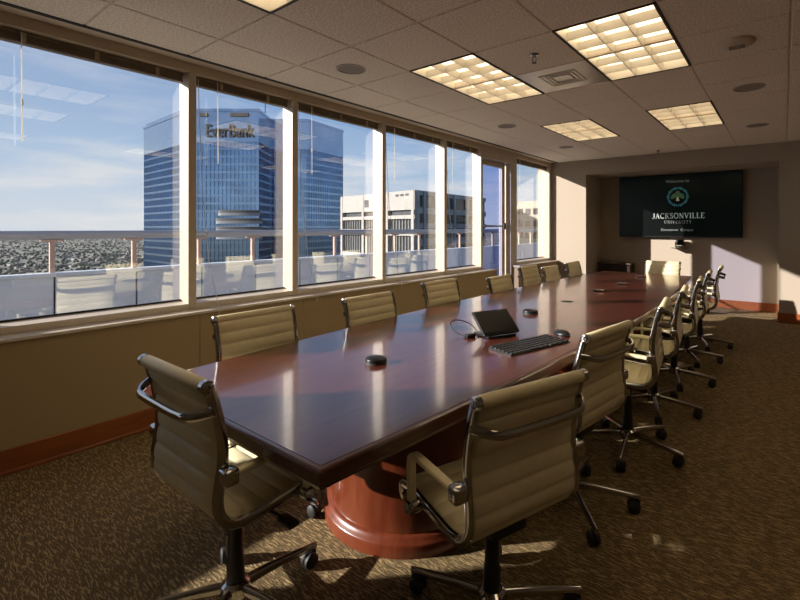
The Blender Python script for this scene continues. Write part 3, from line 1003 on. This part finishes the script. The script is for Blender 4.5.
def make_chair():
    e = empty('office_chair')
    up = []     # parts that move with the gas lift
    up.append(sling(0, split).build('seat', 'vinyl', e, smooth=True, angle=70))
    up.append(sling(split, len(CURVE) - 1).build('backrest', 'vinyl', e, smooth=True, angle=70))
    for s in (-1, 1):
        up.append(bar_along(MB(), s * .2245, .020, .030, 0, len(CURVE) - 1).build('side_frame', 'chrome', e, smooth=True, angle=50))
    rl_ = MB().lathe([(0, -.213), (.018, -.213), (.021, -.207), (.021, .207), (.018, .213), (0, .213)], 20, (0, *TOPC), 'X').build('top_roll', 'vinyl', e, smooth=True)
    up.append(rl_)
    for s in (-1, 1):
        MB().lathe([(0, -.012), (.015, -.012), (.0205, -.009), (.0205, .009), (.015, .012), (.007, .012), (.006, .008), (0, .008)] if s > 0 else [(0, .012), (.015, .012), (.0205, .009), (.0205, -.009), (.015, -.012), (.007, -.012), (.006, -.008), (0, -.008)], 20, (s * .2245, *TOPC), 'X').build('end_cap', 'chrome', rl_, smooth=True)
    p = CURVE[0][0]
    up.append(MB().lathe([(0, -.236), (.010, -.236), (.013, -.232), (.013, .232), (.010, .236), (0, .236)], 14, (0, p.x - .012, p.y - .004), 'X').build('front_bar', 'chrome', e, smooth=True))
    # bowed bar behind the back
    yb = ctr(.825)
    pts = []
    for k in range(21):
        a = -1 + 2 * k / 20
        x = .232 * a
        bow = .058 * min(1, (1 - abs(a) ** 6) * 1.15)
        pts.append((x, yb - .012 - bow, .822 + .022 * (abs(a) ** 4)))
    up.append(MB().tube(pts, .0105, 10, 1.0, 1.45).build('back_bar', 'chrome', e, smooth=True))
    # arms: flat band from the back frame forward, then down to the seat frame
    for s in (-1, 1):
        xa = s * .258
        ym = ctr(.655)
        pts = [(xa, ym + .005, .648), (xa, ym + .05, .654), (xa, .07, .657), (xa, .098, .654), (xa, .114, .640), (xa, .119, .615), (xa, .116, .52), (xa, .112, .478)]
        arm = MB().tube(pts, [.0175] * 8, 10, 1.0, .48).build('armrest', 'arm', e, smooth=True) if False else None
        mb = MB()
        rings = []
        for i, p in enumerate(pts):
            p = Vector(p)
            a = Vector(pts[max(i - 1, 0)]); b = Vector(pts[min(i + 1, len(pts) - 1)])
            t = (b - a).normalized()
            side = Vector((1, 0, 0))
            nor = side.cross(t)
            ring = []
            for (u, v) in ((-1, -.5), (-.8, -1), (.8, -1), (1, -.5), (1, .5), (.8, 1), (-.8, 1), (-1, .5)):
                ring.append(mb.bm.verts.new(p + side * u * .016 + nor * v * .0085))
            rings.append(ring)
        for r0, r1 in zip(rings, rings[1:]):
            for k in range(8):
                q = (k + 1) % 8
                mb.bm.faces.new((r0[k], r0[q], r1[q], r1[k]))
        mb.bm.faces.new(rings[0][::-1]); mb.bm.faces.new(rings[-1])
        arm = mb.build('armrest', 'vinyl', e, smooth=True, angle=45)  # polished metal arm; its beige reflections are put in as cream colour
        up.append(arm)
        MB().box(min(s * .228, s * .278), max(s * .228, s * .278), ym - .016, ym + .030, .622, .672, bev=.010, seg=3).build('bracket', 'chrome', arm, smooth=True)
        MB().lathe([(0, -.026), (.020, -.026), (.024, -.020), (.024, .020), (.020, .026), (0, .026)], 16, (s * .254, .112, .474), 'X').build('bracket', 'chrome', arm, smooth=True)
    # mechanism below the seat
    mech = MB()
    mech.box(-.075, .075, -.10, .10, .395, .450, bev=.012, seg=2)
    mech.box(-.218, .218, -.075, -.045, .445, .463, bev=.006)
    mech.box(-.218, .218, .075, .105, .452, .470, bev=.006)
    mo = mech.build('tilt_mechanism', 'black_plastic', e)
    up.append(mo)
    lv = MB()
    lv.tube([(.06, .03, .405), (.16, .05, .40), (.20, .055, .398)], .006, 8)
    lv.box(.195, .275, .035, .075, .388, .406, bev=.007, seg=2)
    lv.build('lever', 'black_plastic', mo, smooth=True)
    MB().lathe([(0, .06), (.026, .062), (.028, .10), (.020, .112), (0, .114)], 16, (.0, .05, .40), 'Y').build('tension_knob', 'black_plastic', mo, smooth=True)
    # fixed column and star base
    MB().lathe([(.014, .18), (.014, .40)], 14).build('gas_lift', 'chrome', e, smooth=True)
    MB().lathe([(.030, .085), (.030, .20), (.026, .215), (.026, .33), (.020, .335), (.0, .335)], 18).build('column_cover', 'black_plastic', e, smooth=True)
    MB().lathe([(0, .066), (.046, .070), (.052, .085), (.048, .118), (.036, .128), (0, .128)], 20).build('base_hub', 'chrome', e, smooth=True)
    leg = caster = None
    for k in range(5):
        a = 2 * PI * k / 5
        if leg is None:
            mb = MB()
            mb.tube([(.030, 0, .100), (.12, 0, .096), (.24, 0, .084), (.315, 0, .076), (.330, 0, .076)], [.019, .017, .0145, .0125, .010], 12, .80, 1.15)
            lo = mb.build('leg', 'chrome', e, smooth=True)
            c = MB()
            for s in (-1, 1):
                c.lathe([(0, s * .004), (.026, s * .004), (.029, s * .008), (.029, s * .020), (.024, s * .024), (0, s * .025)], 18, (.300, 0, .029), 'Y')
            c.box(.276, .330, -.005, .005, .030, .060, bev=.003)
            c.lathe([(.006, .050), (.006, .074)], 10, (.318, 0, 0))
            co = c.build('caster', 'rubber', lo, smooth=True)
            leg, caster = lo, co
        else:
            lo = share(leg, 'leg', e, (0, 0, 0), a)
            share(caster, 'caster', lo)
    return e, [o.name for o in up]

proto, UP = make_chair()
def copy_chair():
    r = proto.copy(); COL.objects.link(r)
    m = {}
    for ch in proto.children:
        c = ch.copy(); COL.objects.link(c); c.parent = r
        m[ch.name] = c
        for g in ch.children:
            d = g.copy(); COL.objects.link(d); d.parent = c
    return r, [m[n] for n in UP]
first = [True]
def place_chair(x, y, face, label, group, lift=0.0, base_rot=0.0):
    """x,y = base centre; face = heading in degrees the sitter looks (0 = +x)"""
    if first[0]:
        # the copy source must stay clean, so it is placed last
        pass
    r, up = copy_chair()
    rz = math.radians(face) - PI / 2
    r.location = (x, y, 0)
    r.rotation_euler = (0, 0, rz)
    for o in up:
        o.location.z += lift
    for ch in r.children:
        if ch.name.startswith('leg'):
            ch.rotation_euler.z += math.radians(base_rot) - rz
    tag(r, label, 'chair', group)
    return r
GW, GD = 'chairs along the window side of the table', 'chairs along the camera side of the table'
lefts = [(-2.105, 1.345, 0, -.006, 73, 'first'), (-2.12, 2.20, 0, -.023, -1, 'second'), (-2.165, 3.07, 0, -.005, 40, 'third'), (-2.165, 4.09, 0, -.055, 9, 'fourth'),
         (-2.19, 4.80, 0, .0, 30, 'fifth'), (-2.22, 5.48, 0, -.05, 56, 'sixth'), (-2.16, 6.10, 0, -.03, 4, 'seventh')]
for (x, y, a, l, br, nm) in lefts:
    place_chair(x, y, a, 'cream ribbed swivel chair, window side of the table, %s from near end' % nm, GW, l, br)
rights = [(-.818, 1.36, 160, -.035, 190, 'first'), (-.862, 2.19, 171, -.02, 95, 'second'), (-.785, 2.95, 187, .0, 350, 'third'), (-.80, 3.72, 186, .0, 0, 'fourth'),
          (-.80, 4.52, 185, .0, 0, 'fifth'), (-.82, 5.32, 184, .0, 8, 'sixth'), (-.79, 6.05, 183, .0, 3, 'seventh')]
for (x, y, a, l, br, nm) in rights:
    place_chair(x, y, a, 'cream ribbed swivel chair, camera side of the table, %s from near end' % nm, GD, l, br)
place_chair(-1.39, 6.82, 270, 'sunlit cream ribbed swivel chair alone at the far head of the table', 'chairs at the table ends', -.03, 30)
# the source itself becomes the chair at the near head
rz = 0.0
proto.location = (-1.572, .838, 0)
proto.rotation_euler = (0, 0, rz)
for ch in proto.children:
    if ch.name == 'leg' or ch.name.startswith('leg.'):
        ch.rotation_euler.z += math.radians(86)
tag(proto, 'cream ribbed swivel chair alone at the near head of the table, seen from behind', 'chair', 'chairs at the table ends')

# ------------------------------------------------------------------ things on the table
def mic(x, y, r, label, rz=0.0):
    e = tag(empty('table_microphone', (x, y, TZ), rz), label, 'microphone', 'table microphones')
    MB().lathe([(0, 0), (r, 0), (r, .004), (r * .97, .010), (0, .010)], 32).build('base', 'rubber', e, smooth=True)
    MB().lathe([(r * .97, .010), (r, .015), (r * .93, .024), (r * .6, .031), (0, .033)], 32).build('cover', 'device', e, smooth=True)
    MB().lathe([(0, .0335), (.012, .0335), (.012, .030)], 16, (r * .45, 0, -.004)).build('button', 'chrome_dark', e, smooth=True)
mic(-1.56, 1.52, .052, 'round black table microphone alone near the front of the table')
mic(-1.53, 3.10, .058, 'round black table microphone behind the tilted touch panel')
def box_mic(x, y, rz, label):
    e = tag(empty('boundary_microphone', (x, y, TZ), rz), label, 'microphone', 'small boundary microphones on the far half')
    MB().box(-.06, .06, -.04, .04, 0, .016, bev=.006, seg=2).build('body', 'device', e, smooth=True)
    MB().box(-.048, .048, -.043, -.03, .008, .03, bev=.004, seg=2).build('grille', 'chrome_dark', e, smooth=True)
box_mic(-1.50, 4.60, .5, 'small black boundary microphone, nearest of the three on the far half')
box_mic(-1.48, 5.33, .5, 'small dark boundary microphone, middle of the three on the far half')
box_mic(-1.50, 6.24, .5, 'small black boundary microphone nearest the far head chair')
e = tag(empty('cable_grommet', (-1.52, 3.80, TZ), .3), 'flat dark oval cable grommet set into the table top', 'grommet')
MB().lathe([(0, .0015), (.05, .0015), (.056, 0)], 24).build('plate', 'device', e)
MB().box(-.04, .04, -.006, .006, .001, .004).build('slot', 'rubber', e)

# tilted touch panel
tp = tag(empty('touch_panel', (-1.355, 2.335, TZ), math.radians(66)), 'black tilted touch panel with a curled cable on the table', 'touch panel')
pw = .128
def tilt(mb, ang, org):
    bmesh.ops.transform(mb.bm, matrix=Matrix.Translation(Vector(org)) @ Matrix.Rotation(ang, 4, 'X'), verts=mb.bm.verts)
    return mb
ANG = math.radians(-49)
bodyp = tilt(MB().box(-pw, pw, -.006, .012, 0, .175, bev=.004, seg=2), ANG, (0, -.03, .022)).build('casing', 'device', tp, smooth=True)
tilt(MB().box(-pw + .012, pw - .012, -.0075, -.0055, .014, .162), ANG, (0, -.03, .022)).build('screen', 'screen_off', tp)
MB().box(-.10, .10, -.035, .13, 0, .012, bev=.004, seg=2).build('foot', 'device', tp)
MB().tube([(0, .115, .010), (0, .09, .05), (0, .06, .085)], [.03, .022, .018], 10, 1.0, .6).build('stand_arm', 'device', tp, smooth=True)
cb = MB()
pts = []
for k in range(25):
    t = k / 24
    pts.append((-.12 - .10 * t + .05 * math.sin(t * 7), .02 + .15 * math.sin(t * 3.0) + .02, .006 + .075 * math.sin(PI * t) ** 2))
cb.tube(pts, .0032, 7)
cb.build('cable', 'rubber', tp, smooth=True)
MB().box(-.20, -.14, .04, .075, 0, .022, bev=.005, seg=2).build('connector_box', 'device', tp, smooth=True)

# keyboard
kb = tag(empty('keyboard', (-1.110, 2.25, TZ), math.radians(74)), 'slim black keyboard lying beside the tilted touch panel', 'keyboard')
KW, KD = .235, .082
base = MB()
lo = [(-KW, -KD), (KW, -KD), (KW, KD), (-KW, KD)]
zb = [.006, .006, .014, .014]
a = [base.bm.verts.new((x, y, .001)) for x, y in lo]
b = [base.bm.verts.new((x, y, z)) for (x, y), z in zip(lo, zb)]
for k in range(4):
    base.bm.faces.new((a[k], a[(k + 1) % 4], b[(k + 1) % 4], b[k]))
base.bm.faces.new(a[::-1]); base.bm.faces.new(b)
base.build('case', 'device', kb)
keymesh = {}
rows = 6
for r in range(rows):
    n = 18
    y = -KD + .014 + r * (2 * KD - .026) / (rows - 1)
    z = .006 + .008 * (y + KD) / (2 * KD)
    if r == 0:
        cells = [(-.214, .03), (-.182, .03), (-.150, .03), (-.066, .13), (.018, .03), (.050, .03), (.088, .024), (.114, .024), (.140, .024), (.178, .044), (.214, .024)]
    else:
        st = 2 * (KW - .008) / n
        cells = [(-KW + .008 + st * (c + .5), st) for c in range(n)]
    for (x, w) in cells:
        key = round(w, 4)
        if key not in keymesh:
            o = MB().box(-w / 2 + .002, w / 2 - .002, -.0105, .0105, -.002, .0055, bev=.0015).build('key', 'key', kb, (x, y, z))
            keymesh[key] = o
        else:
            share(keymesh[key], 'key', kb, (x, y, z))
# mouse
ms = tag(empty('mouse', (-1.075, 2.60, TZ), math.radians(60)), 'black computer mouse just beyond the keyboard', 'mouse')
bm = bmesh.new()
bmesh.ops.create_uvsphere(bm, u_segments=24, v_segments=12, radius=1.0)
for v in bm.verts:
    v.co.z = max(v.co.z, -.15)
    v.co = Vector((v.co.x * .040, v.co.y * .064, (v.co.z + .15) * .026 * (1 - .18 * v.co.y)))
mb = MB(); mb.merge(bm)
mb.build('shell', 'device', ms, smooth=True)
MB().lathe([(0, -.004), (.010, -.004), (.010, .004), (0, .004)], 16, (0, .036, .0175), 'X').build('scroll_wheel', 'rubber', ms, smooth=True)

# ------------------------------------------------------------------ terrace
tag(MB().box(-8.75, -3.9, -14, 34, -.30, -.08).build('terrace_floor', 'terrace'), kind='structure')
pp = empty('parapet', (-8.5, 10, -.08))
tag(pp, 'low pale panelled parapet wall along the terrace edge outside', 'parapet')
pstep = 1.03
y = -12.62
k = 0
pm = None
while y < 33:
    if pm is None:
        pm = MB().box(-.09, .09, 0.012, pstep - .012, 0, .76, bev=.006).build('panel', 'parapet', pp, (0, y - 10, 0))
    else:
        share(pm, 'panel', pp, (0, y - 10, 0))
    y += pstep
MB().box(-.05, .05, -22.6, 23.2, 0, .72).build('core', 'gasket', pp)
MB().box(-.115, .115, -22.6, 23.2, .76, .815, bev=.008).build('coping', 'parapet', pp)
rl = empty('railing', (-8.5, 10, .735))
tag(rl, 'round grey handrail on tan posts above the terrace parapet', 'railing')
MB().lathe([(.066, -22.6), (.066, 23.2)], 20, (0, 0, .545), 'Y').build('handrail', 'rail', rl, smooth=True)
ppost = pcap = None
y = -12.62 + pstep * .0
for q in range(44):
    yy = 1.789 + (q - 13) * 1.03 * 1.0
    if yy > 33: break
    if ppost is None:
        ppost = MB().box(-.03, .03, -.03, .03, 0, .46, bev=.004).build('post', 'post', rl, (0, yy - 10, 0))
        pcap = MB().box(-.035, .035, -.13, .13, .455, .483, bev=.004).build('saddle', 'post', ppost)
    else:
        o = share(ppost, 'post', rl, (0, yy - 10, 0))
        share(pcap, 'saddle', o)

# ------------------------------------------------------------------ the city outside
GZ = -78.0
g = MB()
g.quad((-14000, -12000, GZ), (9000, -12000, GZ), (9000, 14000, GZ), (-14000, 14000, GZ))
tag(g.build('ground', 'ground_far'), kind='structure')

# blue glass tower
tw = empty('office_tower', (-215, 125, GZ))
tag(tw, 'wide blue glass office tower with EverBank sign seen through the windows', 'building')
foot = [(-274.6, 96.3), (-216.2, 93.9), (-191.5, 112.5), (-204.4, 126.5), (-189.7, 137.6), (-196, 165), (-262, 158), (-280, 120)]
TH_ = 54.2 + EYE
def inflate(poly, d):
    n = len(poly); out = []
    for k in range(n):
        p0, p1, p2 = Vector(poly[k - 1]), Vector(poly[k]), Vector(poly[(k + 1) % n])
        d1, d2 = (p1 - p0).normalized(), (p2 - p1).normalized()
        n1, n2 = Vector((d1.y, -d1.x)), Vector((d2.y, -d2.x))
        b = n1 + n2
        b = b / max(.25, b.dot(n1))
        out.append((p1.x + b.x * d, p1.y + b.y * d))
    return out
tl = Vector(tw.location)
loc = [(x - tl.x, y - tl.y) for x, y in foot]
H = TH_ - GZ
MB().prism(loc, 0, H - 4).build('glass_body', 'tower_glass', tw)
bands = MB()
z = H - 8
FL = 3.55
o1 = inflate(loc, .35)
while z > 4:
    bands.prism(o1, z, z + .95)
    z -= FL
tag(bands.build('floor_bands', 'tower_band', tw), kind='stuff')
MB().prism(inflate(loc, .5), H - 15, H - 1.2).build('crown', 'tower_crown', tw)
MB().prism(inflate(loc, .8), H - 1.2, H).build('roof_parapet', 'tower_crown', tw)
fins = MB()
for k in range(5):
    p, q = Vector(o1[k]), Vector(o1[(k + 1) % len(o1)])
    ln = (q - p).length
    n = int(ln / 1.75)
    d = (q - p).normalized(); nn = Vector((d.y, -d.x))
    for j in range(n + 1):
        c = p + d * (ln * j / n)
        a = c - d * .11; b = c + d * .11
        fins.prism([(a.x - nn.x * .5, a.y - nn.y * .5), (b.x - nn.x * .5, b.y - nn.y * .5), (b.x + nn.x * .12, b.y + nn.y * .12), (a.x + nn.x * .12, a.y + nn.y * .12)], 2, H - 9)
tag(fins.build('mullion_fins', 'tower_fin', tw), kind='stuff')
# merlon-like roof edge on the receding side, crown louvers, curved terraces
p, q = Vector(loc[0]), Vector(loc[1])
for j in range(9):
    c = p.lerp(q, (j + .3) / 10)
    MB().box(-2.0, 2.0, -1.2, 1.2, 0, 1.5).build('roof_block', 'tower_crown', tw, (c.x, c.y + 1.6, H))
p, q = Vector(o1[1]), Vector(o1[2])
d = (q - p).normalized(); nn = Vector((d.y, -d.x))
fa = math.atan2(d.y, d.x)
for (t0, t1) in ((.16, .27), (.60, .86)):
    c = p.lerp(q, (t0 + t1) / 2) + nn * .6
    hw = (q - p).length * (t1 - t0) / 2
    lo_ = MB().box(-hw, hw, -.25, .25, -.8, .8).build('crown_louver', 'tower_louver', tw, (c.x, c.y, H - 2.8))
    lo_.rotation_euler.z = fa
for j, zz in enumerate((214.5, 222.5, 231.0, 238.0)):
    zc = EYE + (228 - zz) * 205 / 450 - GZ
    c = p.lerp(q, .72)
    pts = []
    for k in range(17):
        a = PI * k / 16
        r = 9.5 + 1.0 * min(j, 1)
        pts.append((c.x + d.x * r * math.cos(a) + nn.x * 1.7 * math.sin(a), c.y + d.y * r * math.cos(a) + nn.y * 1.7 * math.sin(a)))
    MB().prism(pts[::-1], zc - .55, zc + .75).build('terrace_slab', 'tower_slab', tw)
    MB().prism(pts[::-1], zc + .75, zc + 1.9).build('terrace_recess', 'tower_louver', tw)
t1 = text_obj('sign', 'EverBank', 8.3, (0, 0, 0), 'tower_sign', tw, depth=.15, wide=.70, bold=.07)
c = p.lerp(q, .59) + nn * .9
t1.location = (c.x, c.y, H - 12.9)
t1.rotation_euler = (0, 0, fa)
MB().box(-.25, .25, -.25, .25, 0, 9).build('mast', 'tower_fin', tw, (loc[2][0] - 4, loc[2][1] + 6, H))

# white concrete office block
wb = empty('office_block', (-78.4, 91.2, GZ))
tag(wb, 'white concrete office block with dark window bands seen through the middle windows', 'building')
Q0, Q1, Q2 = Vector((-78.41, 91.18)), Vector((-115.1, 97.4)), Vector((-81.5, 130.5))
HB = 10.1 + EYE - GZ
def L2(v): return Vector((v.x - wb.location.x, v.y - wb.location.y))
q0, q1, q2 = L2(Q0), L2(Q1), L2(Q2)
q3 = q1 + (q2 - q0)
d1 = (q1 - q0).normalized(); n1 = Vector((-d1.y, d1.x))
if n1.dot(Vector((1, -1))) < 0: n1 = -n1
d2 = (q2 - q0).normalized(); n2 = Vector((d2.y, -d2.x))
if n2.dot(Vector((1, -.3))) < 0: n2 = -n2
MB().prism([tuple(q0), tuple(q2), tuple(q3), tuple(q1)], 0, HB - 1).build('glass_core', 'office_glass', wb)
def face_box(org, d, n, t0, t1, z0, z1, depth, name, m, back=.4):
    a, b = org + d * t0, org + d * t1
    poly = [a - n * back, b - n * back, b + n * depth, a + n * depth]
    MB().prism([tuple(v) for v in poly], z0, z1).build(name, m, wb)
LEN1, LEN2 = (q1 - q0).length, (q2 - q0).length
def zpx(v, dd): return EYE + (228 - v) * dd / 450 - GZ
# front: parapet band, spandrels, columns
ZE = EYE - GZ
zrows = [(ZE + 4.9, HB), (ZE + 2.5, ZE + 3.5), (ZE - 2.1, ZE - .4), (ZE - 9.5, ZE - 7.6), (ZE - 16.5, ZE - 14.5), (ZE - 24, ZE - 22), (ZE - 31, ZE - 29), (0, ZE - 36)]
for z0, z1 in zrows:
    face_box(q0, d1, n1, -.5, LEN1, z0, z1, .9, 'spandrel', 'concrete')
for t in (0.35, 11.9, 24.2, LEN1 - .6):
    face_box(q0, d1, n1, t - .55, t + .55, 0, HB, 1.0, 'column', 'concrete')
t = 1.4
bars = MB()
while t < LEN1 - 1:
    a = q0 + d1 * t
    P = [a - d1 * .1 - n1 * .3, a + d1 * .1 - n1 * .3, a + d1 * .1 + n1 * .25, a - d1 * .1 + n1 * .25]
    bars.prism([tuple(v) for v in P], 0, ZE + 2.5)
    t += 1.35
tag(bars.build('window_bars', 'office_bar', wb), kind='stuff')
for t0, t1 in ((21.0, 23.2),):
    face_box(q0, d1, n1, t0, t1, ZE + 6.2, ZE + 8.4, .98, 'vent_opening', 'office_glass')
for k in range(3):
    face_box(q0, d1, n1, 2.0 + k * 2.2, 3.4 + k * 2.2, HB - 1.4, HB - .8, .97, 'roof_slot', 'office_glass')
# shaded side
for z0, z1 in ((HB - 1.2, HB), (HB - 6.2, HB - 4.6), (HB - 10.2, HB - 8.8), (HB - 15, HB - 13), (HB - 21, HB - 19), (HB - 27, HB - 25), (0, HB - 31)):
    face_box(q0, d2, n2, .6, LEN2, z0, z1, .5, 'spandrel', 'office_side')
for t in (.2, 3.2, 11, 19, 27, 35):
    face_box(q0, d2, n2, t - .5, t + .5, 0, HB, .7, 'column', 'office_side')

tb = empty('tan_office', (-67, 143, GZ))
tag(tb, 'sunlit tan building seen through the last window beyond the door', 'building')
MB().box(-9, 3.0, -6, 12, 0, 7.5 + EYE - GZ).build('block', 'tan_building', tb)
MB().box(-7, 1.0, -3, 9, 7.5 + EYE - GZ, 9.2 + EYE - GZ).build('roof_house', 'tan_building', tb)
for r in range(5):
    for cidx in range(4):
        zc = 4.5 + EYE - GZ - r * 4
        MB().box(-8 + cidx * 2.8, -6.2 + cidx * 2.8, -6.15, -5.9, zc, zc + 2).build('window', 'office_glass', tb)

# houses and trees on the plain: nobody could count them
def frustum_pt(u, dist):
    a = (u - 445.4) / 450
    dx, dy = a * math.cos(.645) - math.sin(.645), a * math.sin(.645) + math.cos(.645)
    n = math.hypot(dx, dy)
    return dx / n * dist, dy / n * dist
def in_foot(x, y):
    return (-290 < x < -180 and 80 < y < 180) or (-130 < x < -60 and 80 < y < 150)
hs = MB()
for k in range(3200):
    u = random.uniform(-350, 640); dist = 420 * math.exp(random.random() * 2.4)
    x, y = frustum_pt(u, dist)
    if in_foot(x, y): continue
    w, d, h = random.uniform(5, 15), random.uniform(5, 11), random.uniform(2.5, 5)
    a = random.random() * PI
    P = []
    for sx, sy in ((-1, -1), (1, -1), (1, 1), (-1, 1)):
        P.append((x + sx * w / 2 * math.cos(a) - sy * d / 2 * math.sin(a), y + sx * w / 2 * math.sin(a) + sy * d / 2 * math.cos(a)))
    hs.prism(P, GZ, GZ + h)
tag(hs.build('distant_rooftops', 'roofs'), 'scattered pale rooftops of the far city plain', 'rooftops', kind='stuff')
ico = bmesh.new()
bmesh.ops.create_icosphere(ico, subdivisions=1, radius=1.0)
iv = [v.co.copy() for v in ico.verts]
ifc = [[v.index for v in f.verts] for f in ico.faces]
ico.free()
V, F = [], []
for k in range(15000):
    u = random.uniform(-350, 640); dist = 380 * math.exp(random.random() * 2.6)
    x, y = frustum_pt(u, dist)
    if in_foot(x, y): continue
    r = random.uniform(1.8, 4.5); h = random.uniform(2.5, 5)
    o = len(V)
    V += [(x + v.x * r, y + v.y * r, GZ + h * .6 + v.z * h * .7) for v in iv]
    F += [[i + o for i in f] for f in ifc]
me = bpy.data.meshes.new('distant_trees')
me.from_pydata(V, [], F)
me.materials.append(M['foliage'])
o = bpy.data.objects.new('distant_trees', me)
COL.objects.link(o)
tag(o, 'dull green treetops spread over the far city plain', 'trees', kind='stuff')
